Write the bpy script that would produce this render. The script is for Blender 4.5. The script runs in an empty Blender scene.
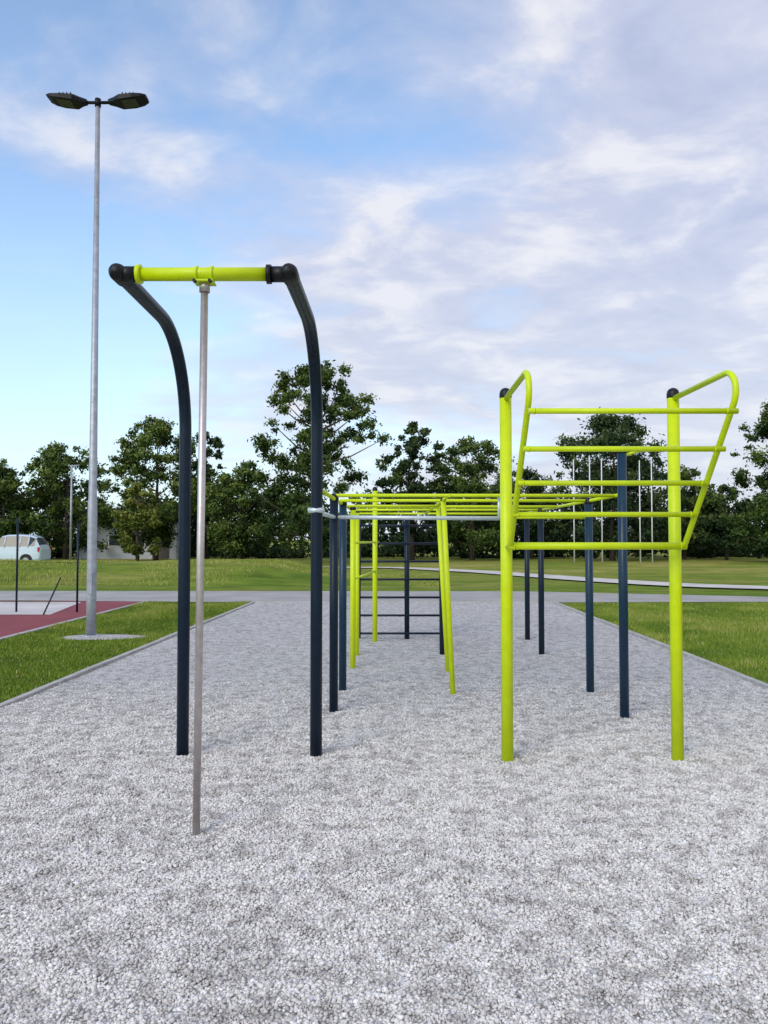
import bpy, math, random
import numpy as np
from mathutils import Vector, Matrix
random.seed(7); np.random.seed(7)
scene=bpy.context.scene
scene.view_settings.view_transform='Standard'
scene.view_settings.look='None'
scene.view_settings.exposure=0

# ---------------------------------------------------------------- helpers
def link(o,parent=None):
    scene.collection.objects.link(o)
    if parent is not None: o.parent=parent
    return o
def empty(name,loc=(0,0,0)):
    e=bpy.data.objects.new(name,None); e.location=loc; e.empty_display_size=.2
    scene.collection.objects.link(e); return e
def mesh_np(name,V,F,mat=None,parent=None,smooth=False,attr=None,mats=None,midx=None):
    V=np.asarray(V,dtype=np.float32); F=np.asarray(F,dtype=np.int32)
    if parent is not None: V=V-np.array(parent.location,dtype=np.float32)
    me=bpy.data.meshes.new(name)
    me.vertices.add(len(V)); me.vertices.foreach_set('co',V.ravel())
    k=F.shape[1]
    me.loops.add(F.size); me.loops.foreach_set('vertex_index',F.ravel())
    me.polygons.add(len(F))
    me.polygons.foreach_set('loop_start',np.arange(len(F),dtype=np.int32)*k)
    me.polygons.foreach_set('loop_total',np.full(len(F),k,dtype=np.int32))
    if smooth: me.polygons.foreach_set('use_smooth',np.ones(len(F),dtype=bool))
    if mats:
        for m in mats: me.materials.append(m)
        if midx is not None: me.polygons.foreach_set('material_index',np.asarray(midx,dtype=np.int32))
    elif mat: me.materials.append(mat)
    me.update(calc_edges=True)
    if attr is not None:
        a=me.attributes.new('shade','FLOAT','POINT'); a.data.foreach_set('value',np.asarray(attr,dtype=np.float32))
    o=bpy.data.objects.new(name,me); return link(o,parent)
def mesh_py(name,V,F,mat=None,parent=None,smooth=False,mats=None,midx=None):
    off=Vector(parent.location) if parent is not None else Vector((0,0,0))
    me=bpy.data.meshes.new(name)
    me.from_pydata([tuple(Vector(v)-off) for v in V],[],F)
    if mats:
        for m in mats: me.materials.append(m)
        for p,i in zip(me.polygons,midx): p.material_index=i
    elif mat: me.materials.append(mat)
    if smooth:
        for p in me.polygons: p.use_smooth=True
    me.update(); o=bpy.data.objects.new(name,me); return link(o,parent)
def tube_geo(pts,r,seg=20,dome=False):
    pts=[Vector(p) for p in pts]; n=len(pts)
    rr=r if isinstance(r,(list,tuple)) else [r]*n
    if dome:
        d0=(pts[0]-pts[1]).normalized(); d1=(pts[-1]-pts[-2]).normalized()
        a=[];ra=[];b=[];rb=[]
        for t in (80,55,30):
            a.append(pts[0]+d0*rr[0]*math.sin(math.radians(t))); ra.append(rr[0]*math.cos(math.radians(t)))
        for t in (30,55,80):
            b.append(pts[-1]+d1*rr[-1]*math.sin(math.radians(t))); rb.append(rr[-1]*math.cos(math.radians(t)))
        pts=a+pts+b; rr=ra+list(rr)+rb; n=len(pts)
    V=[];F=[]
    t=(pts[1]-pts[0]).normalized()
    up=Vector((0,0,1)) if abs(t.z)<.9 else Vector((1,0,0))
    u=t.cross(up).normalized()
    for i in range(n):
        if i==0: ti=(pts[1]-pts[0])
        elif i==n-1: ti=(pts[-1]-pts[-2])
        else: ti=(pts[i+1]-pts[i]).normalized()+(pts[i]-pts[i-1]).normalized()
        ti.normalize()
        u=(u-ti*u.dot(ti)).normalized(); v=ti.cross(u)
        for k in range(seg):
            a=2*math.pi*k/seg
            V.append(pts[i]+(u*math.cos(a)+v*math.sin(a))*rr[i])
    for i in range(n-1):
        for k in range(seg):
            k2=(k+1)%seg
            F.append((i*seg+k,i*seg+k2,(i+1)*seg+k2,(i+1)*seg+k))
    F.append(tuple(range(seg-1,-1,-1))); F.append(tuple((n-1)*seg+k for k in range(seg)))
    return V,F
def tube(name,pts,r,mat,parent,seg=20,dome=False):
    V,F=tube_geo(pts,r,seg,dome)
    o=mesh_py(name,V,F,mat,parent)
    for p in o.data.polygons:
        if len(p.vertices)==4: p.use_smooth=True
    return o
def box_geo(x0,x1,y0,y1,z0,z1):
    V=[(x0,y0,z0),(x1,y0,z0),(x1,y1,z0),(x0,y1,z0),(x0,y0,z1),(x1,y0,z1),(x1,y1,z1),(x0,y1,z1)]
    F=[(0,3,2,1),(4,5,6,7),(0,1,5,4),(1,2,6,5),(2,3,7,6),(3,0,4,7)]
    return V,F
def box(name,x0,x1,y0,y1,z0,z1,mat,parent=None,bev=0):
    V,F=box_geo(x0,x1,y0,y1,z0,z1)
    o=mesh_py(name,V,F,mat,parent)
    if bev:
        m=o.modifiers.new('b','BEVEL'); m.width=bev; m.segments=2
    return o
def arc_path(A,B,C,R,n=14):
    A,B,C=Vector(A),Vector(B),Vector(C)
    d1=(A-B).normalized(); d2=(C-B).normalized()
    ang=d1.angle(d2); L=R/math.tan(ang/2)
    p1=B+d1*L; p2=B+d2*L
    bis=(d1+d2).normalized(); cen=B+bis*(R/math.sin(ang/2))
    out=[]
    v1=p1-cen; v2=p2-cen; tot=v1.angle(v2); ax=v1.cross(v2).normalized()
    for i in range(n+1):
        out.append(cen+Matrix.Rotation(tot*i/n,3,ax)@v1)
    return out
def vnoise(x,y,scale,seed):
    rs=np.random.RandomState(seed); N=256
    g=rs.rand(N,N)
    fx=x*scale+500; fy=y*scale+500
    ix=np.floor(fx).astype(int); iy=np.floor(fy).astype(int)
    tx=fx-ix; ty=fy-iy; tx=tx*tx*(3-2*tx); ty=ty*ty*(3-2*ty)
    a=g[ix%N,iy%N];b=g[(ix+1)%N,iy%N];c=g[ix%N,(iy+1)%N];d=g[(ix+1)%N,(iy+1)%N]
    return (a*(1-tx)+b*tx)*(1-ty)+(c*(1-tx)+d*tx)*ty-.5

# ---------------------------------------------------------------- materials
def newmat(name):
    m=bpy.data.materials.new(name); m.use_nodes=True
    nt=m.node_tree; b=nt.nodes['Principled BSDF']; return m,nt,b
def N(nt,t,**kw):
    n=nt.nodes.new(t)
    for k,v in kw.items():
        if k in n.inputs: n.inputs[k].default_value=v
        else: setattr(n,k,v)
    return n
def ramp(nt,fac,stops):
    r=nt.nodes.new('ShaderNodeValToRGB'); e=r.color_ramp.elements
    e[0].position=stops[0][0]; e[0].color=(*stops[0][1],1)
    e[1].position=stops[-1][0]; e[1].color=(*stops[-1][1],1)
    for p,c in stops[1:-1]:
        q=e.new(p); q.color=(*c,1)
    nt.links.new(fac,r.inputs['Fac']); return r.outputs['Color']
def geopos(nt): return nt.nodes.new('ShaderNodeNewGeometry').outputs['Position']
def mixc(nt,fac,a,b,mode='MIX'):
    m=nt.nodes.new('ShaderNodeMix'); m.data_type='RGBA'; m.blend_type=mode
    for s,v in ((m.inputs[0],fac),(m.inputs[6],a),(m.inputs[7],b)):
        if hasattr(v,'links'): nt.links.new(v,s)
        elif isinstance(v,(int,float)): s.default_value=v
        else: s.default_value=(*v,1)
    return m.outputs[2]
def noise(nt,vec,scale,detail=4,rough=.5,dist=0):
    n=N(nt,'ShaderNodeTexNoise',Scale=scale,Detail=detail,Roughness=rough,Distortion=dist)
    nt.links.new(vec,n.inputs['Vector']); return n.outputs['Fac']
def bump(nt,b,h,strength=.3,dist=.02):
    n=N(nt,'ShaderNodeBump',Strength=strength,Distance=dist); nt.links.new(h,n.inputs['Height']); nt.links.new(n.outputs['Normal'],b.inputs['Normal'])
def simple(name,c,rough=.5,metal=0,var=.15,scale=12,bmp=0.05,coat=0,spec=.5):
    m,nt,b=newmat(name)
    f=noise(nt,geopos(nt),scale,4,.6)
    lo=tuple(x*(1-var) for x in c); hi=tuple(min(1,x*(1+var)) for x in c)
    nt.links.new(ramp(nt,f,[(.3,lo),(.7,hi)]),b.inputs['Base Color'])
    r=N(nt,'ShaderNodeMapRange'); r.inputs['To Min'].default_value=max(0,rough-.08); r.inputs['To Max'].default_value=min(1,rough+.1)
    nt.links.new(noise(nt,geopos(nt),scale*3,2),r.inputs['Value']); nt.links.new(r.outputs[0],b.inputs['Roughness'])
    b.inputs['Metallic'].default_value=metal; b.inputs['Specular IOR Level'].default_value=spec
    if coat: b.inputs['Coat Weight'].default_value=coat
    if bmp: bump(nt,b,noise(nt,geopos(nt),scale*12,2),bmp,.004)
    return m
NAVY=simple('navy_paint',(.006,.015,.030),.36,spec=.25)
TEAL=simple('navy_paint_sky_reflection',(.007,.032,.062),.33,spec=.35)  # same navy paint, sky reflection on far posts mixed into its colour
LIME=simple('lime_paint',(.58,.72,.004),.36,var=.06,spec=.35)
BLACK=simple('black_plastic',(.008,.008,.010),.42,spec=.3)
STEEL=simple('brushed_steel',(.58,.52,.49),.40,.8,var=.12,scale=25)
STEELW=simple('bright_steel',(.62,.70,.72),.35,.35,var=.08,scale=25)
GALV=simple('galvanised_steel',(.38,.40,.45),.5,.45,var=.2,scale=9)
LAMPB=simple('lamp_black',(.006,.007,.011),.45,spec=.2)
CONC=simple('concrete_edging',(.42,.40,.38),.9,var=.2,scale=9,bmp=.3)
WHITE=simple('white_paint',(.75,.76,.78),.5,var=.05)
GLASSD=simple('dark_glass',(.03,.04,.05),.08,var=.1,bmp=0)
RUBBER=simple('rubber',(.02,.02,.02),.8)
CARP=simple('car_paint_pale_blue',(.58,.70,.80),.25,var=.03,bmp=0,coat=.5)
LENS=simple('lamp_lens',(.03,.03,.03),.25)
HLENS=simple('headlight_lens',(.5,.5,.48),.2)
RED=simple('red_light',(.5,.02,.02),.3)
PALEW=simple('pale_render',(.52,.54,.58),.85,var=.1,scale=3)
ROOF=simple('roof_dark',(.10,.085,.08),.8,var=.2)

def gravel_mat(name,use_attr=False):
    m,nt,b=newmat(name); pos=geopos(nt)
    big=noise(nt,pos,1.1,4,.6); mid=noise(nt,pos,9,3,.6)
    if use_attr:
        a=nt.nodes.new('ShaderNodeAttribute'); a.attribute_name='shade'
        col=ramp(nt,a.outputs['Fac'],[(0,(.42,.40,.38)),(.25,(.70,.67,.64)),(.7,(.86,.83,.80)),(1,(.94,.91,.89))])
    else:
        v=N(nt,'ShaderNodeTexVoronoi',Scale=82.0); nt.links.new(pos,v.inputs['Vector'])
        sep=nt.nodes.new('ShaderNodeSeparateColor'); nt.links.new(v.outputs['Color'],sep.inputs[0])
        c=ramp(nt,sep.outputs[0],[(0,(.42,.40,.38)),(.3,(.67,.645,.62)),(.75,(.82,.79,.765)),(1,(.92,.89,.87))])
        ed=ramp(nt,v.outputs['Distance'],[(.30,(1,1,1)),(.75,(.45,.45,.45))])
        col=mixc(nt,1.0,c,ed,'MULTIPLY')
        h=N(nt,'ShaderNodeMath',operation='SUBTRACT'); h.inputs[0].default_value=1; nt.links.new(v.outputs['Distance'],h.inputs[1])
        bump(nt,b,h.outputs[0],.6,.008)
    g=ramp(nt,big,[(.3,(.90,.90,.90)),(.7,(1.0,1.0,1.0))])
    col=mixc(nt,1.0,col,g,'MULTIPLY')
    g2=ramp(nt,mid,[(.38,(.70,.69,.68)),(.53,(1,1,1))])
    col=mixc(nt,1.0,col,g2,'MULTIPLY')
    nt.links.new(col,b.inputs['Base Color']); b.inputs['Roughness'].default_value=.95
    b.inputs['Specular IOR Level'].default_value=.1
    return m
GRAV=gravel_mat('gravel_surface'); GRAVS=gravel_mat('gravel_stones',True)
def grass_mat(name):
    m,nt,b=newmat(name); pos=geopos(nt)
    mp=nt.nodes.new('ShaderNodeMapping'); mp.inputs['Scale'].default_value=(.45,1,1); nt.links.new(pos,mp.inputs[0])
    big=noise(nt,mp.outputs[0],.30,5,.68); mid=noise(nt,mp.outputs[0],1.6,5,.7); fine=noise(nt,pos,38,2,.7)
    sep=nt.nodes.new('ShaderNodeSeparateXYZ'); nt.links.new(pos,sep.inputs[0])
    mr=N(nt,'ShaderNodeMapRange'); nt.links.new(sep.outputs[1],mr.inputs['Value']); mr.inputs['From Min'].default_value=20; mr.inputs['From Max'].default_value=42
    near=ramp(nt,big,[(.32,(.13,.22,.028)),(.5,(.18,.26,.035)),(.7,(.27,.29,.07))])
    far=ramp(nt,big,[(.34,(.18,.27,.04)),(.48,(.29,.33,.065)),(.57,(.43,.39,.13)),(.72,(.48,.40,.20))])
    c=mixc(nt,mr.outputs[0],near,far)
    c2=ramp(nt,mid,[(.3,(.52,.56,.5)),(.65,(1.15,1.15,1.0))]); c=mixc(nt,1.0,c,c2,'MULTIPLY')
    c3=ramp(nt,fine,[(.35,(.55,.55,.5)),(.65,(1.25,1.25,1.1))]); c=mixc(nt,.8,c,c3,'MULTIPLY')
    nt.links.new(c,b.inputs['Base Color']); b.inputs['Roughness'].default_value=.95; b.inputs['Specular IOR Level'].default_value=.1
    bump(nt,b,fine,.7,.05); return m
GRASS=grass_mat('grass_ground')
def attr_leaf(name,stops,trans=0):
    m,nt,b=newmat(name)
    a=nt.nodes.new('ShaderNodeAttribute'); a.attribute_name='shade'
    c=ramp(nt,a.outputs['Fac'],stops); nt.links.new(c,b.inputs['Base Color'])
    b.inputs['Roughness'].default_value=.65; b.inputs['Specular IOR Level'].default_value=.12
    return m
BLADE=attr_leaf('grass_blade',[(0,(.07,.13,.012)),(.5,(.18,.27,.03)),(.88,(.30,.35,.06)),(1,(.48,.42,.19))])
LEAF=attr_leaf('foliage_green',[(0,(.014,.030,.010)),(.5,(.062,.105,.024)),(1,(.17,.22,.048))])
LEAFY=attr_leaf('foliage_yellowish',[(0,(.05,.07,.016)),(.5,(.14,.18,.033)),(1,(.27,.28,.07))])
LEAFD=attr_leaf('foliage_dark',[(0,(.010,.022,.012)),(.5,(.036,.066,.025)),(1,(.10,.140,.045))])
BARK=simple('bark',(.07,.055,.042),.9,var=.4,scale=4,bmp=.4)
def court_mat(name,c):
    m,nt,b=newmat(name); pos=geopos(nt)
    f=noise(nt,pos,.8,5,.6); g=noise(nt,pos,150,2,.6)
    a=ramp(nt,f,[(.3,tuple(x*.8 for x in c)),(.7,tuple(x*1.15 for x in c))])
    a=mixc(nt,1.0,a,ramp(nt,g,[(.35,(.75,.75,.75)),(.65,(1.1,1.1,1.1))]),'MULTIPLY')
    nt.links.new(a,b.inputs['Base Color']); b.inputs['Roughness'].default_value=.9
    bump(nt,b,g,.3,.004); return m
REDC=court_mat('red_rubber',(.26,.05,.06)); ASPH=court_mat('path_asphalt',(.40,.38,.36)); PALE=court_mat('pale_pavement',(.62,.58,.55))
PATHL=court_mat('light_path',(.64,.60,.56))

# ---------------------------------------------------------------- ground
xs=np.concatenate([[-1500,-700,-300,-150],np.arange(-90,90.1,1.5),[150,300,700,1500]])
ys=np.concatenate([[-400,-100,-30],np.arange(-10,24,2.),np.arange(24,60,.75),np.arange(60,110,5),[150,300,700,1500]])
X,Y=np.meshgrid(xs,ys)
def sstep(a,b,v):
    t=np.clip((v-a)/(b-a),0,1); return t*t*(3-2*t)
def ghf(X,Y):
    berm=sstep(25.5,30.5,Y)*(1-sstep(36,46,Y))
    w=(1-sstep(-5.0,-1.5,X))*.55
    far=sstep(24,30,Y)*(vnoise(X,Y,.22,5)*.22)*(1-.75*sstep(-1,4,X))
    return berm*w+far*(1-sstep(50,60,Y))
Z=ghf(X,Y)
nx,ny=len(xs),len(ys)
V=np.stack([X.ravel(),Y.ravel(),Z.ravel()],1)
idx=np.arange(nx*ny).reshape(ny,nx)
F=np.stack([idx[:-1,:-1].ravel(),idx[:-1,1:].ravel(),idx[1:,1:].ravel(),idx[1:,:-1].ravel()],1)
mesh_np('ground',V,F,GRASS,smooth=True)

LX=lambda y:-3.59+.031*(y-7.19)
RX=lambda y:4.07+.0127*(y-8.15)
Y0,Y1=-8,19.2
gx=np.linspace(0,1,100); gy=np.linspace(Y0,Y1,340)
U,YY=np.meshgrid(gx,gy); XX=LX(YY)*(1-U)+RX(YY)*U
def gh(x,y): return np.maximum(.020+vnoise(x,y,2.2,11)*.012+vnoise(x,y,6,12)*.020+vnoise(x,y,13,13)*.013,.005)
ZZ=gh(XX,YY)
ZZ=np.where((U<=0.001)|(U>=.999),.006,ZZ)
idx=np.arange(XX.size).reshape(XX.shape)
F=np.stack([idx[:-1,:-1].ravel(),idx[:-1,1:].ravel(),idx[1:,1:].ravel(),idx[1:,:-1].ravel()],1)
bed=mesh_np('gravel_surface',np.stack([XX.ravel(),YY.ravel(),ZZ.ravel()],1),F,GRAV,smooth=True)
octv=np.array([(1,0,0),(-1,0,0),(0,1,0),(0,-1,0),(0,0,1),(0,0,-1)],float)
ocf=np.array([(0,2,4),(2,1,4),(1,3,4),(3,0,4),(2,0,5),(1,2,5),(3,1,5),(0,3,5)])
rs=np.random.RandomState(3)
n0=820000
py=rs.uniform(1.9,8.6,n0); px=rs.uniform(-4,4.2,n0)
keep=(np.abs(px)<.52*py+.6)&(px>LX(py)+.03)&(px<RX(py)-.03)
prob=.85*(1-sstep(3.4,8.6,py))+.04; keep&=rs.rand(n0)<prob
px=px[keep];py=py[keep];n=len(px)
r=rs.gamma(9,.0070/9,n).clip(.0032,.013)
jit=octv[None]*(1+rs.uniform(-.3,.3,(n,6,1)))+rs.uniform(-.22,.22,(n,6,3))
sc=np.stack([rs.uniform(.8,1.3,n),rs.uniform(.7,1.1,n),rs.uniform(.55,.9,n)],1)
P=jit*sc[:,None,:]*r[:,None,None]
a=rs.uniform(0,6.283,n); b=rs.uniform(-.9,.9,n)
ca,sa,cb,sb=np.cos(a)[:,None],np.sin(a)[:,None],np.cos(b)[:,None],np.sin(b)[:,None]
y1=P[:,:,1]*cb-P[:,:,2]*sb; z1=P[:,:,1]*sb+P[:,:,2]*cb
x2=P[:,:,0]*ca-y1*sa; y2=P[:,:,0]*sa+y1*ca
P=np.stack([x2+px[:,None],y2+py[:,None],z1+(gh(px,py)+r*rs.uniform(-.1,.6,n))[:,None]],2)
F=(ocf[None]+(np.arange(n)*6)[:,None,None]).reshape(-1,3)
sh=np.clip(rs.normal(.54,.24,n),0,1)
mesh_np('gravel',P.reshape(-1,3),F,GRAVS,attr=np.repeat(sh,6))

def strip(name,pts,z,mat):
    return mesh_py(name,[(x,y,z) for x,y in pts],[tuple(range(len(pts)))],mat)
def slab(name,pts,z0,z1,mat,parent=None):
    k=len(pts); V=[(x,y,z0) for x,y in pts]+[(x,y,z1) for x,y in pts]
    F=[tuple(range(k,2*k)),tuple(range(k-1,-1,-1))]+[(i,(i+1)%k,(i+1)%k+k,i+k) for i in range(k)]
    return mesh_py(name,V,F,mat,parent)
def edging(name,fx,side):
    e=empty(name,(fx(5),5,0)); y=Y0; i=1
    while y<Y1-.01:
        y2=min(y+1.0,Y1)
        w=.07*side; dz=random.uniform(-.004,.004)
        p=[(fx(y+.004),y+.004),(fx(y+.004)+w,y+.004),(fx(y2-.004)+w,y2-.004),(fx(y2-.004),y2-.004)]
        if side<0: p=p[::-1]
        slab('edging_block_%d'%i,p,-.05,.04+dz,CONC,e); y=y2; i+=1
edging('concrete_edging',LX,-1); edging('concrete_edging',RX,1)
slab('path_edging',[(LX(Y1)-.07,Y1),(RX(Y1)+.07,Y1),(RX(Y1)+.07,Y1+.1),(LX(Y1)-.07,Y1+.1)],-.05,.04,CONC)
strip('path',[(-70,20.0),(-9,19.9),(-3.3,Y1+.1),(4.3,Y1+.1),(9,19.5),(60,19.2),(60,20.2),(12,20.7),(4.3,23.4),(-70,24.2)],.012,ASPH)
ctrl=[(60,22.2),(24,22.9),(15,23.6),(10.5,25.2),(8.2,28.2),(6.8,32),(5.0,37),(1.5,41.5),(-6,43)]
cl=[]
for i in range(len(ctrl)-1):
    A,B=np.array(ctrl[i]),np.array(ctrl[i+1]); nseg=max(2,int(np.linalg.norm(B-A)/.8))
    for k in range(nseg): cl.append(A+(B-A)*k/nseg)
cl.append(np.array(ctrl[-1])); cl=np.array(cl)
for _ in range(6): cl[1:-1]=(cl[:-2]+cl[1:-1]*2+cl[2:])/4
tg=np.gradient(cl,axis=0); tg/=np.linalg.norm(tg,axis=1)[:,None]; nr=np.stack([-tg[:,1],tg[:,0]],1)
V=[];F=[]
for i,(c,nn) in enumerate(zip(cl,nr)):
    for j,s in enumerate((-.75,-.25,.25,.75)):
        p=c+nn*s*1.2; V.append((p[0],p[1],float(ghf(p[0],p[1]))+.05))
    if i: 
        for j in range(3): F.append(((i-1)*4+j,i*4+j,i*4+j+1,(i-1)*4+j+1))
mesh_py('light_path',V,F,PATHL)
strip('red_court',[(-40,9.0),(-6.15,9.0),(-6.05,19.7),(-40,19.8)],.008,REDC)
strip('pale_pavement',[(-40,16.2),(-7.0,16.2),(-7.6,19.4),(-40,19.4)],.014,PALE)
slab('court_edging',[(-6.15,9.0),(-6.05,9.0),(-5.95,19.7),(-6.05,19.7)],-.05,.03,CONC)

def blades(name,n,sampler,seed,hmin=.025,hmax=.06,w=.006,bias=0):
    rs=np.random.RandomState(seed); x,y=sampler(rs,n); n=len(x)
    patch=vnoise(x,y,1.2,21)+vnoise(x,y,4,22)*.5
    h=rs.uniform(hmin,hmax,n)*(1+patch*.9); a=rs.uniform(0,6.283,n)
    z=ghf(x,y); wx=np.cos(a)*w; wy=np.sin(a)*w; lx=rs.normal(0,.35,n)*h; ly=rs.normal(0,.35,n)*h
    V=np.stack([np.stack([x-wx,y-wy,z],1),np.stack([x+wx,y+wy,z],1),np.stack([x+lx,y+ly,z+h],1)],1).reshape(-1,3)
    F=np.arange(3*n).reshape(-1,3)
    s=np.clip(.50+bias+patch*.75+rs.normal(0,.17,n),0,.93); s=np.where(rs.rand(n)<.04,1,s)
    mesh_np(name,V,F,BLADE,attr=np.repeat(s,3))
def sl(rs,n):
    y=rs.uniform(4,19.4,n); x=rs.uniform(-6.0,-3.2,n); k=(x<LX(y)-.075)&(((x+4.6)/.75)**2+((y-12.55)/.42)**2>1); return x[k],y[k]
def sr(rs,n):
    y=rs.uniform(5,19.1,n); x=rs.uniform(4.1,14,n); k=(x>RX(y)+.075)&(x<.55*y+2.5); return x[k],y[k]
blades('grass',90000,sl,31); blades('grass',150000,sr,32)
def sf(rs,n):
    y=rs.uniform(26,36,n); x=rs.uniform(-24,2,n); k=vnoise(x,y,.5,44)>-.1; return x[k],y[k]
blades('grass',26000,sf,33,.04,.11,.012,.24)
k=28; Vp=[(-4.6,12.55,.035)]+[(-4.6+math.cos(t)*.68*(1+.1*math.sin(3*t+1)+random.uniform(-.06,.06)),12.55+math.sin(t)*.36*(1+random.uniform(-.08,.08)),.006) for t in np.linspace(0,2*math.pi,k,endpoint=False)]
mesh_py('gravel_patch',Vp,[(0,i+1,(i+1)%k+1) for i in range(k)],GRAV,smooth=True)

# ---------------------------------------------------------------- climbing pole frame
ex=empty('climbing_pole_frame',(-1.0,5.6,0)); zb=3.05
for i,x in enumerate((-1.475,-.498)):
    sx=1 if i==0 else -1
    path=[(x,5.69,-.1),(x,5.69,1.2)]+arc_path((x,5.69,1.2),(x,5.69,zb+.015),(x+sx*.02,4.2,zb+.015),.68,18)+[(x+sx*.02,4.3,zb+.01),(x+sx*.02,4.2,zb+.005)]
    tube('curved_post_%d'%(i+1),path,.044,NAVY,ex,24)
    xe=x+sx*.02
    tube('corner_joint_%d'%(i+1),[(xe,4.25,zb+.005),(xe,4.15,zb+.005)],.048,BLACK,ex,24,True)
    tube('bar_socket_%d'%(i+1),[(xe,4.17,zb),(xe+sx*.10,4.17,zb)],.043,BLACK,ex,24)
    tube('bar_collar_%d'%(i+1),[(xe+sx*.10,4.17,zb),(xe+sx*.125,4.17,zb)],.052,LIME if i==0 else BLACK,ex,24)
tube('top_bar',[(-1.455+.12,4.17,zb),(-.518-.12,4.17,zb)],.037,LIME,ex,24)
tube('climbing_pole',[(-1.005,4.17,-.1),(-.983,4.17,zb-.045)],.0205,STEEL,ex,20)
tube('pole_head',[(-.983,4.17,zb-.10),(-.983,4.17,zb-.04)],.029,STEEL,ex,20)
for s in (-1,1):
    tube('pole_clamp_%d'%(s+2),[(-.983+s*.035,4.17,zb),(-.983+s*.05,4.17,zb)],.044,LIME,ex,20)
    tube('clamp_bolt_%d'%(s+2),[(-.983+s*.042,4.125,zb-.055),(-.983+s*.042,4.10,zb-.055)],.01,BLACK,ex,8)
box('clamp_plate',-1.038,-.928,4.12,4.215,zb-.053,zb-.041,LIME,ex,.003)

# ---------------------------------------------------------------- overhanging ladder
ex=empty('overhanging_climbing_ladder',(1.5,5.5,0))
xl,xr=.885,2.105
for i,x in enumerate((xl,xr)):
    tube('post_%d'%(i+1),[(x,5.57,-.1),(x,5.57,2.64)],.043,LIME,ex,24)
    tube('post_cap_%d'%(i+1),[(x,5.57,2.63),(x,5.57,2.655)],.045,BLACK,ex,24,True)
    xo=x+(.05 if i else 0)
    p=[(x,5.53,2.62)]+arc_path((x,5.53,2.62),(xo,4.52,2.645),(x,5.4,1.54),.13,14)
    p=p+[(x,5.37,1.575),(x,5.41,1.545),(x,5.5,1.54)]
    tube('side_rail_%d'%(i+1),p,.0195,LIME,ex,18)
for i,(y,z,r) in enumerate([(4.64,2.375,.0175),(4.82,2.165,.0175),(5.03,1.965,.0175),(5.21,1.765,.0175),(5.40,1.55,.026)]):
    tube('rung_%d'%(i+1),[(xl-(.01),y,z),(xr+(.04 if i<2 else .015),y,z)],r,LIME,ex,18)
    for j,x in enumerate((xl,xr)):
        tube('weld_%d_%d'%(i+1,j+1),[(x+.022-.044*j,y,z),(x+.030-.060*j,y,z)],r*1.18,LIME,ex,12)

# ---------------------------------------------------------------- monkey bars rig
ex=empty('monkey_bars',(.8,9,0)); zt=2.0
def post(nm,x,y,z,mat,r=.04,lean=0,cap=True):
    tube(nm,[(x,y,-.1),(x+lean,y,z)],r,mat,ex,20)
    if cap: tube(nm+'_cap',[(x+lean,y,z-.005),(x+lean,y,z+.01)],r*1.08,BLACK,ex,20,True)
post('left_post_1',-.462,7.11,1.97,NAVY); post('left_post_2',-.435,8.15,1.97,TEAL)
post('left_post_3',-.384,9.53,1.97,LIME,.034); post('left_post_4',-.37,10.5,1.97,LIME,.034)
post('middle_post_1',.707,7.88,2.0,LIME,.027,-.10); post('middle_post_2',.77,9.25,2.0,LIME,.027,-.12)
post('middle_post_3',.80,10.6,2.0,NAVY)
post('right_post_1',2.13,6.87,2.38,TEAL); post('right_post_2',2.14,8.04,1.98,TEAL)
post('right_post_3',2.16,10.6,1.98,NAVY); post('right_post_4',2.265,12.2,1.98,NAVY)
post('tall_post',-.14,11.94,2.36,LIME,.038)
RR=.0165
def bar(nm,a,b,m=LIME,r=RR): tube(nm,[a,b],r,m,ex,14)
bar('left_rail',(-.47,5.69,1.96),(-.42,12.2,2.0)); 
bar('middle_rail',(.60,7.05,2.0),(.66,12.2,2.0))
bar('right_rail',(2.14,6.87,2.0),(2.2,12.2,2.0))
for i,y in enumerate([7.1,8.04,9.53,10.6,12.2]):
    bar('cross_bar_%d'%(i+1),(-.46,y,2.001),(2.14 if y<12 else 2.26,y,1.999))
for i,y in enumerate([8.75,10.05]):
    bar('rung_%d'%(i+1),(-.44,y,1.975),(.64,y,1.975),LIME,.013)
bar('steel_bar',(-.46,7.11,1.80),(1.07,7.15,1.79),STEELW,.019)
bar('steel_bar_support',(1.07,7.15,1.78),(1.07,7.15,2.0),STEELW,.014)
bar('steel_bar_short',(-.50,5.69,1.80),(-.46,7.11,1.80),STEELW,.018)
tube('grip_sleeve',[(-.56,5.66,1.81),(-.44,5.66,1.81)],.02,STEELW,ex,14)
bar('high_bar',(2.13,6.87,2.34),(2.45,7.1,2.44),LIME,.014)
bar('mid_bar',(.60,7.88,1.82),(2.14,8.04,1.82),LIME,.014)
bar('step_1',(-.384,9.53,1.1),(-.14,11.94,1.1),LIME,.015)
bar('step_2',(-.384,9.53,1.55),(-.14,11.94,1.55),LIME,.015)
ex=empty('wall_bars',(.24,12.3,0))
for i,(x,z) in enumerate([(-.41,2.0),(.365,2.0),(.92,2.0)]):
    tube('upright_%d'%(i+1),[(x,12.3,-.1),(x,12.3,z)],.04,NAVY,ex,16)
    tube('upright_cap_%d'%(i+1),[(x,12.3,z-.005),(x,12.3,z+.01)],.043,BLACK,ex,16,True)
for i in range(7): 
    z=.1+.285*i; tube('rung_%d'%(i+1),[(-.41,12.27,z),(.92,12.27,z)],.018,NAVY,ex,12)

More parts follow.
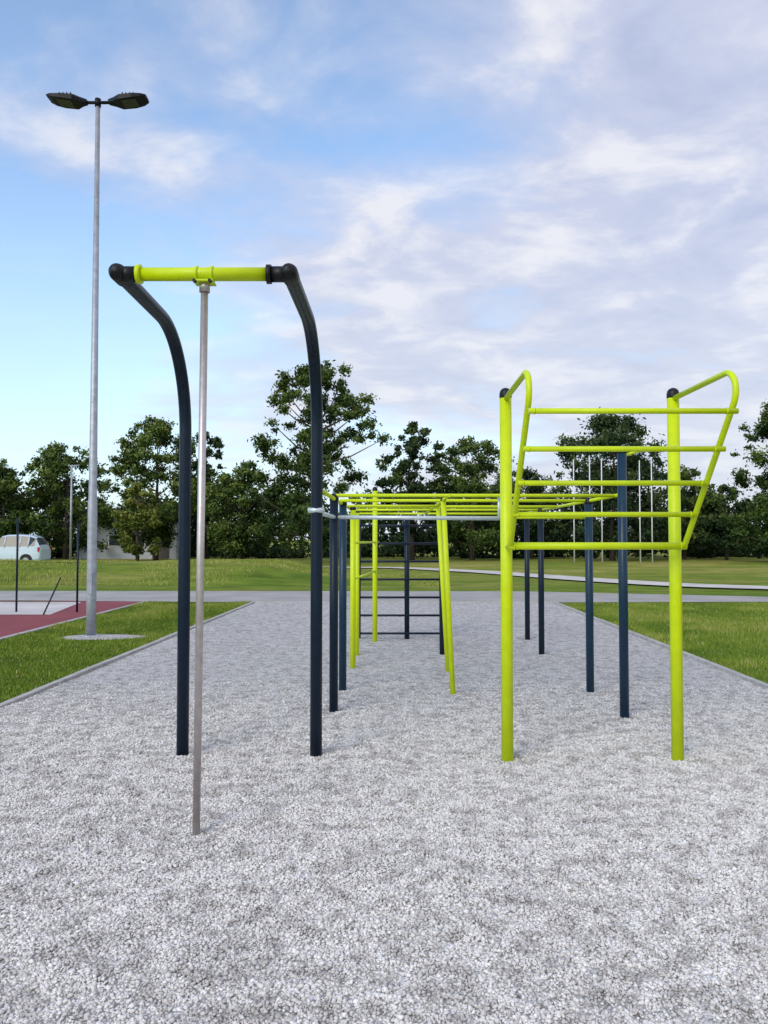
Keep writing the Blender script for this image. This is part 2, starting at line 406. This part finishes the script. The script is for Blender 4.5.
# ---------------------------------------------------------------- street lamp
ex=empty('street_lamp',(-4.77,12.58,0)); lx,ly=-4.77,12.58
tube('mast',[(lx,ly,0),(lx,ly,.6),(lx,ly,2.2),(lx,ly,2.25),(lx,ly,8.85)],[.078,.077,.074,.066,.036],GALV,ex,24)
tube('base_flange',[(lx,ly,0),(lx,ly,.04)],.13,GALV,ex,20)
box('mast_door',lx-.035,lx+.035,ly-.082,ly-.07,.7,1.05,GALV,ex,.003)
tube('cross_arm',[(lx-.30,ly,8.87),(lx+.30,ly,8.87)],.026,LAMPB,ex,14)
tube('arm_socket',[(lx,ly,8.80),(lx,ly,8.93)],.05,LAMPB,ex,14)
for i,s in enumerate((-1,1)):
    st=[(.18,.05,.03),(.28,.09,.045),(.38,.16,.06),(.60,.17,.055),(.74,.15,.04),(.82,.11,.02)]
    V=[];F=[]
    for (dx,w,h) in st:
        zc=8.885+ (dx-.2)*.10
        for (a,b) in ((-1,-1),(1,-1),(1,.2),(.6,1),(-.6,1),(-1,.2)):
            V.append((lx+s*dx,ly+a*w,zc+b*h))
    for j in range(len(st)-1):
        for q in range(6):
            q2=(q+1)%6; F.append((j*6+q,j*6+q2,(j+1)*6+q2,(j+1)*6+q))
    F+= [tuple(range(6)),tuple(30+q for q in range(6))]
    if s<0: F=[f[::-1] for f in F]
    mesh_py('lamp_head_%d'%(i+1),V,F,LAMPB,ex)
    z=8.885
    mesh_py('lamp_lens_%d'%(i+1),[(lx+s*.42,ly-.12,z-.043),(lx+s*.66,ly-.12,z-.013),(lx+s*.66,ly+.12,z-.013),(lx+s*.42,ly+.12,z-.043)],[(0,1,2,3)],LENS,ex)
    for j in range(4): 
        xx=lx+s*(.43+j*.06); box('cooling_fin_%d_%d'%(i+1,j+1),xx-.006,xx+.006,ly-.09,ly+.09,z+.06,z+.115,LAMPB,ex)

# ---------------------------------------------------------------- court net posts
ex=empty('sports_net',(-8,16.8,0))
P0=[(-9.6,2.06),(-8.0,2.06),(-6.68,1.9)]
for i,(x,h) in enumerate(P0): tube('net_post_%d'%(i+1),[(x,16.8,0),(x,16.8,h if i else 1.4)],.022,NAVY,ex,10)
tube('net_cable',[(-14,16.8,2.02),(-8,16.8,2.0),(-6.68,16.8,1.88)],.006,BLACK,ex,6)
tube('net_lower_cord',[(-14,16.8,1.1),(-8,16.8,1.1),(-6.68,16.8,1.08)],.004,BLACK,ex,6)
tube('stay',[(-7.15,16.2,0),(-7.05,16.8,.75)],.016,BLACK,ex,8)

# ---------------------------------------------------------------- car
def car(name,cx,cy,mat):
    ex=empty(name,(cx,cy,0))
    S=[(0.0,.62,.35,.62,.60,.64),(.10,.78,.25,.80,.72,.82),(.5,.84,.22,.93,.76,.95),(.95,.86,.22,1.0,.76,1.03),(1.15,.86,.22,1.03,.72,1.16),
       (1.75,.87,.22,1.05,.62,1.66),(2.1,.87,.22,1.05,.62,1.74),(2.9,.87,.22,1.06,.63,1.76),(3.5,.86,.22,1.07,.62,1.70),(3.82,.84,.24,1.08,.60,1.58),(4.06,.80,.28,1.05,.66,1.15),(4.14,.72,.36,.85,.62,.9)]
    S=[(a,b,c,d+(.08 if .4<a<4 else 0),e,f+.1) for a,b,c,d,e,f in S]
    V=[];F=[];M=[]
    for (x,w,zb,zt,wr,zr) in S:
        X=cx+(x-2.07)
        for a in (-1,1):
            pts=[(w*.9,zb),(w,zb+.15),(w,(zb+zt)/2),(w*.97,zt),(wr,zr-.05-.05*(zr-zt)),(wr*.7,zr)]
            if a>0: pts=pts[::-1]
            for (q,z) in pts: V.append((X,cy+a*q,z))
    for j in range(len(S)-1):
        for q in range(12):
            q2=(q+1)%12; F.append((j*12+q,(j+1)*12+q,(j+1)*12+q2,j*12+q2))
            g=0
            if q in (3,7) and 4<=j<=8: g=1
            if q in (4,5,6) and j in (4,): g=1
            if q in (4,5,6) and j==9: g=1
            M.append(g)
    F+=[tuple(range(12)),tuple((len(S)-1)*12+k for k in range(11,-1,-1))]; M+=[0,0]
    mesh_py('body',V,F,parent=ex,mats=[mat,GLASSD],midx=M)
    for i,(xx,yy) in enumerate([(.82,-.80),(3.35,-.80),(.82,.80),(3.35,.80)]):
        X=cx+xx-2.07
        sg=-1 if yy<0 else 1
        tube('wheel_arch_%d'%(i+1),[(X,cy+yy,.34),(X,cy+yy+sg*.085,.34)],.37,RUBBER,ex,24)
        tube('tyre_%d'%(i+1),[(X,cy+yy,.31),(X,cy+yy+sg*.10,.31)],.31,RUBBER,ex,24)
        tube('hub_%d'%(i+1),[(X,cy+yy+sg*.09,.31),(X,cy+yy+sg*.112,.31)],.19,GALV,ex,16)
    for i,x in enumerate((2.05,2.95,3.45)):
        X=cx+x-2.07
        for a in (-1,1):
            tube('pillar_%d_%d'%(i+1,a+2),[(X,cy+a*.855,1.10),(X,cy+a*.635,1.74)],.035,mat,ex,6)
    for a in (-1,1):
        box('tail_light_%d'%(a+2),cx+1.93,cx+2.03,cy+a*.78-.05,cy+a*.78+.05,.85,1.1,RED,ex,.01)
        box('headlight_%d'%(a+2),cx-2.03,cx-1.93,cy+a*.66-.09,cy+a*.66+.09,.62,.76,HLENS,ex,.02)
        box('door_handle_%d'%(a+2),cx+.7,cx+.86,cy+a*.875-.012,cy+a*.875+.012,.93,.96,BLACK,ex)
        box('mirror_%d'%(a+2),cx-.75,cx-.6,cy+a*.95-.07,cy+a*.95+.07,1.05,1.18,mat,ex,.02)
        box('sill_%d'%(a+2),cx-.9,cx+.95,cy+a*.862-.012,cy+a*.862+.012,.26,.36,BLACK,ex)
    return ex
car('parked_car',-22.5,46.5,CARP)

# ---------------------------------------------------------------- trees
def leaves_geo(cen,rad,n,size,rs,shade):
    k=len(cen); w=rad**2; w=w/w.sum(); c=rs.choice(k,n,p=w)
    d=rs.normal(0,1,(n,3)); L=np.linalg.norm(d,axis=1)[:,None]; d/=L
    rr=rad[c]*np.abs(rs.normal(.62,.36,n))
    p=cen[c]+d*rr[:,None]*np.array([1,1,.78])
    p[:,2]=np.maximum(p[:,2],.05)
    nrm=rs.normal(0,1,(n,3))+d*.7+np.array([0,0,.4]); nrm/=np.linalg.norm(nrm,axis=1)[:,None]
    t=np.cross(nrm,rs.normal(0,1,(n,3))); t/=np.linalg.norm(t,axis=1)[:,None]; b=np.cross(nrm,t)
    s=size*rs.uniform(.6,1.4,n)[:,None]
    V=np.stack([p-t*s,p-b*s*.5+nrm*s*.1,p+t*s,p+b*s*.5+nrm*s*.1],1).reshape(-1,3)
    F=np.arange(4*n).reshape(-1,4)
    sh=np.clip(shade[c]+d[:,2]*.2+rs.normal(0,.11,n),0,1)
    return V,F,np.repeat(sh,4)
def tree(name,x,y,H,W,bottom,seed,mat=LEAF,shape='round',nl=14000,size=.13,clumps=80,base=.5,cr=1.0):
    rs=np.random.RandomState(seed); ex=empty(name,(x,y,0))
    cen=[];rad=[]; ph=rs.uniform(0,6.28,4)
    while len(cen)<clumps:
        t=rs.uniform(0,1)
        if shape=='round': prof=math.sqrt(max(0,1-(t-.40)**2/.42)) if t<.40 else math.sqrt(max(0,1-((t-.40)/.61)**2.4))
        elif shape=='broad': prof=min(1,.78+t*.9)*max(0,1-t**3.2)**.55
        elif shape=='upright': prof=(min(1,.7+t*1.2) if t<.25 else 1)*(1-t**2.4)**.7+.04
        else: prof=(1-t)**.6+.08
        a=rs.uniform(0,6.283)
        edge=1+.13*math.sin(3*a+ph[0]+t*5)+.10*math.sin(5*a+ph[1]-t*9)+.08*math.sin(t*14+ph[2])
        u=rs.uniform(.0,1)**.42
        q=u*prof*W/2*edge
        R=W*.125*cr*rs.uniform(.55,1.25)*(1-.3*t)
        q=max(0,q-R*.35)
        cen.append((x+math.cos(a)*q,y+math.sin(a)*q,bottom+R*.5+(H-bottom-R*.9)*t)); rad.append(R)
    for _ in range(clumps//5):
        t=rs.uniform(.35,1.0); prof=max(0,1-t**3)**.55; a=rs.uniform(0,6.283); q=prof*W/2*rs.uniform(.9,1.06)
        cen.append((x+math.cos(a)*q,y+math.sin(a)*q,bottom+(H-bottom)*(t+rs.uniform(-.01,.03)))); rad.append(W*.05*rs.uniform(.7,1.2))
    cen=np.array(cen);rad=np.array(rad)
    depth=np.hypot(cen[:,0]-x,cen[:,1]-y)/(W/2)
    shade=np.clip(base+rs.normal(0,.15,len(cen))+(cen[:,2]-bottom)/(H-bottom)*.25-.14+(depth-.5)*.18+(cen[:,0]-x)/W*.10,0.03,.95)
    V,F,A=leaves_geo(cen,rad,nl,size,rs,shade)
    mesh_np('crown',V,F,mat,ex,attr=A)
    tr=.016*H+.03
    tp=[(x,y,-.2),(x+.02*H*rs.normal()*.3,y,H*.25),(x+.015*H*rs.normal(),y,H*.55),(x+.01*H*rs.normal(),y,H*.88)]
    tube('trunk',tp,[tr*1.2,tr*.85,tr*.45,tr*.1],BARK,ex,10)
    VV=[];FF=[]
    for i in rs.choice(len(cen),min(26,len(cen)),replace=False):
        c=cen[i]; zs=max(H*.12,min(c[2]-.14*H,H*.7)); s=(x,y,zs); 
        mid=((x+c[0])/2,(y+c[1])/2,zs+(c[2]-zs)*.35)
        v,f=tube_geo([s,mid,tuple(c)],[tr*.36,tr*.2,tr*.06],6)
        o=len(VV); VV+=v; FF+=[tuple(q+o for q in ff) for ff in f]
    mesh_py('limbs',VV,FF,BARK,ex,smooth=True)
    return ex
def zpx(y,d): return 1.6+(539-y)/769*d*1.01
def tpx(name,xc,w,top,d,bot,seed,**k):
    X=(xc-384)/769*d; tree(name,X,d,zpx(top,d),w/769*d,bot,seed,**k)
T='deciduous_tree'
tpx(T,2,72,464,58,.7,1)
tpx(T,66,92,444,60,.7,2,nl=19000)
tpx(T,156,98,422,57,1.0,3,nl=25000,clumps=95,base=.60)
tpx(T,138,46,484,53,.6,4,mat=LEAFY,nl=8000,clumps=36,base=.55)
tpx(T,205,52,432,60,.8,5,mat=LEAFD,nl=13000,clumps=50)
tpx(T,243,80,466,56,.4,6,nl=16000,clumps=70,shape='round')
tpx(T,318,142,364,50,1.0,7,nl=32000,clumps=185,shape='broad',cr=.54,base=.42,size=.12)
tpx(T,412,80,422,58,.8,8,mat=LEAFD,nl=16000,clumps=90,shape='upright',base=.5,cr=.72)
tpx(T,472,104,440,58,.8,9,nl=20000,clumps=90,shape='round',base=.46,cr=.82)
tpx(T,532,84,470,62,.7,10,mat=LEAFD,nl=13000)
tpx(T,612,114,415,56,1.0,11,mat=LEAFD,nl=28000,clumps=110,base=.47)
tpx(T,684,76,470,60,.7,12,nl=13000)
tpx(T,776,88,406,52,.7,13,nl=22000,clumps=110,shape='upright',base=.47)
tpx(T,726,60,488,58,.7,14,mat=LEAFD,nl=12000)
tpx(T,850,80,430,54,1.0,15,nl=9000)
tpx(T,-66,90,440,58,1.0,16,nl=9000)
rs=np.random.RandomState(77); cen=[];rad=[]
for i in range(1100):
    x=rs.uniform(-75,75); top=5.2+1.1*math.sin(x*.35)+.8*math.sin(x*.9+2)
    cen.append((x,rs.uniform(66,73),rs.uniform(.0,1)**.9*top+.2)); rad.append(rs.uniform(.9,1.8))
cen=np.array(cen);rad=np.array(rad)
V,F,A=leaves_geo(cen,rad,95000,.22,rs,np.clip(.30+rs.normal(0,.2,1100),0,1))
mesh_np('distant_trees',V,F,LEAFD,attr=A)
cen=[];rad=[]
for i in range(420):
    x=rs.uniform(-32,36); cen.append((x,rs.uniform(62.5,64),rs.uniform(.1,.85)+.35*math.sin(x*.5)*math.sin(x*.23)+.15)); rad.append(rs.uniform(.3,.6))
V,F,A=leaves_geo(np.array(cen),np.array(rad),26000,.12,rs,np.clip(.35+rs.normal(0,.2,420),0,1))
mesh_np('hedge',V,F,LEAFD,attr=A)

# ---------------------------------------------------------------- poles, building
for i,(px_,top) in enumerate([(574,462),(590,458),(602,461),(640,463),(652,460)]):
    d=52.; X=(px_-384)/769*d; e=empty('flagpole',(X,d,0)); zt_=zpx(top,d)
    tube('pole',[(X,d,0),(X,d,zt_)],[.045,.035],WHITE,e,10); tube('finial',[(X,d,zt_),(X,d,zt_+.08)],.045,WHITE,e,10,True)
X=(71-384)/769*50; e=empty('lighting_mast',(X,50,0)); tube('pole',[(X,50,0),(X,50,zpx(466,50))],[.08,.05],GALV,e,10); tube('lamp_arm',[(X,50,zpx(467,50)),(X+.5,50,zpx(466,50))],.05,GALV,e,8)
def house(name,x0,x1,y0,y1,h,rh,wall):
    e=empty(name,((x0+x1)/2,y0,0)); box('walls',x0,x1,y0,y1,0,h,wall,e)
    xm=(y0+y1)/2
    mesh_py('roof',[(x0-.2,y0-.2,h),(x1+.2,y0-.2,h),(x1+.2,y1+.2,h),(x0-.2,y1+.2,h),(x0-.2,xm,h+rh),(x1+.2,xm,h+rh)],[(0,1,5,4),(2,3,4,5),(0,4,3),(1,2,5),(0,3,2,1)],ROOF,e)
    n=max(1,int((x1-x0)/1.6)); 
    for i in range(n):
        c=x0+(i+.5)*(x1-x0)/n
        if i==n-1 : box('door',c-.42,c+.42,y0-.04,y0-.003,0.02,2.0,ROOF,e)
        else:
            box('window_frame_%d'%i,c-.48,c+.48,y0-.04,y0-.003,1.0,1.95,WHITE,e); box('window_%d'%i,c-.41,c+.41,y0-.06,y0-.043,1.07,1.88,GLASSD,e)
house('white_house',-24.5,-16.6,61.5,65,3.0,1.1,PALEW)

# ---------------------------------------------------------------- world, sun, camera
el,az=math.radians(36),math.radians(212)
w=bpy.data.worlds.new('World'); scene.world=w; w.use_nodes=True; nt=w.node_tree
bg=nt.nodes['Background']; ST=.15; bg.inputs['Strength'].default_value=ST
sky=nt.nodes.new('ShaderNodeTexSky'); sky.sky_type='NISHITA'; sky.sun_disc=False; sky.sun_elevation=el; sky.sun_rotation=az
sky.air_density=1.0; sky.dust_density=.5; sky.ozone_density=1.8
tc=nt.nodes.new('ShaderNodeTexCoord'); sp=nt.nodes.new('ShaderNodeSeparateXYZ'); nt.links.new(tc.outputs['Generated'],sp.inputs[0])
def M(op,a,b=None,c=None):
    m=nt.nodes.new('ShaderNodeMath'); m.operation=op
    for i,v in enumerate((a,b,c)):
        if v is None: continue
        if hasattr(v,'links'): nt.links.new(v,m.inputs[i])
        else: m.inputs[i].default_value=v
    return m.outputs[0]
def scale(v,s):
    q=nt.nodes.new('ShaderNodeVectorMath'); q.operation='SCALE'; q.inputs['Scale'].default_value=s; nt.links.new(v,q.inputs[0]); return q.outputs[0]
zz=M('ADD',M('MAXIMUM',sp.outputs[2],0.0),.20)
cb=nt.nodes.new('ShaderNodeCombineXYZ'); ux=M('DIVIDE',sp.outputs[0],zz); uy=M('DIVIDE',sp.outputs[1],zz)
nt.links.new(ux,cb.inputs[0]); nt.links.new(uy,cb.inputs[1])
mp=nt.nodes.new('ShaderNodeMapping'); mp.inputs['Location'].default_value=(5.4,2.6,0); mp.inputs['Rotation'].default_value=(0,0,.6); mp.inputs['Scale'].default_value=(1,1.3,1)
nt.links.new(cb.outputs[0],mp.inputs[0])
n1=noise(nt,mp.outputs[0],.9,5,.58,.4); n2=noise(nt,mp.outputs[0],3.6,7,.58,.25)
cov=M('ADD',n1,M('MULTIPLY',M('SUBTRACT',n2,.5),.36))
cov=M('ADD',cov,M('MULTIPLY',sp.outputs[0],.52))
cov=M('ADD',cov,M('MULTIPLY',sp.outputs[2],.05))
mk=ramp(nt,cov,[(.34,(.06,.06,.06)),(.47,(.56,.56,.56)),(.60,(.95,.95,.95))])
cc=ramp(nt,n2,[(.34,(.50,.56,.76)),(.5,(.62,.66,.83)),(.64,(.86,.86,.92))])
blue=mixc(nt,1.0,scale(sky.outputs[0],1.72),(1.08,1.09,1.06),'MULTIPLY')
hz=ramp(nt,sp.outputs[2],[(.0,(.9,.9,.9)),(.10,(.55,.55,.55)),(.40,(0.0,0.0,0.0))])
blue=mixc(nt,hz,blue,(.62/ST,.82/ST,.95/ST))
cl2=mixc(nt,hz,scale(cc,1/ST),(.77/ST,.81/ST,.89/ST))
final=mixc(nt,mk,blue,cl2)
nt.links.new(final,bg.inputs['Color'])
sun=bpy.data.lights.new('sun','SUN'); sun.energy=1.5; sun.angle=math.radians(30); sun.color=(1,.89,.70)
so=bpy.data.objects.new('sun',sun); link(so)
dvec=Vector((math.sin(az)*math.cos(el),math.cos(az)*math.cos(el),math.sin(el)))
so.rotation_euler=dvec.to_track_quat('Z','Y').to_euler(); so.location=(0,0,30)
cam=bpy.data.cameras.new('camera'); co=bpy.data.objects.new('camera',cam); link(co)
cam.sensor_fit='VERTICAL'; cam.sensor_height=36; cam.lens=27.04; cam.clip_end=4000; cam.clip_start=.05
co.location=(0,0,1.6); co.rotation_euler=(math.radians(92),0,0)
scene.camera=co
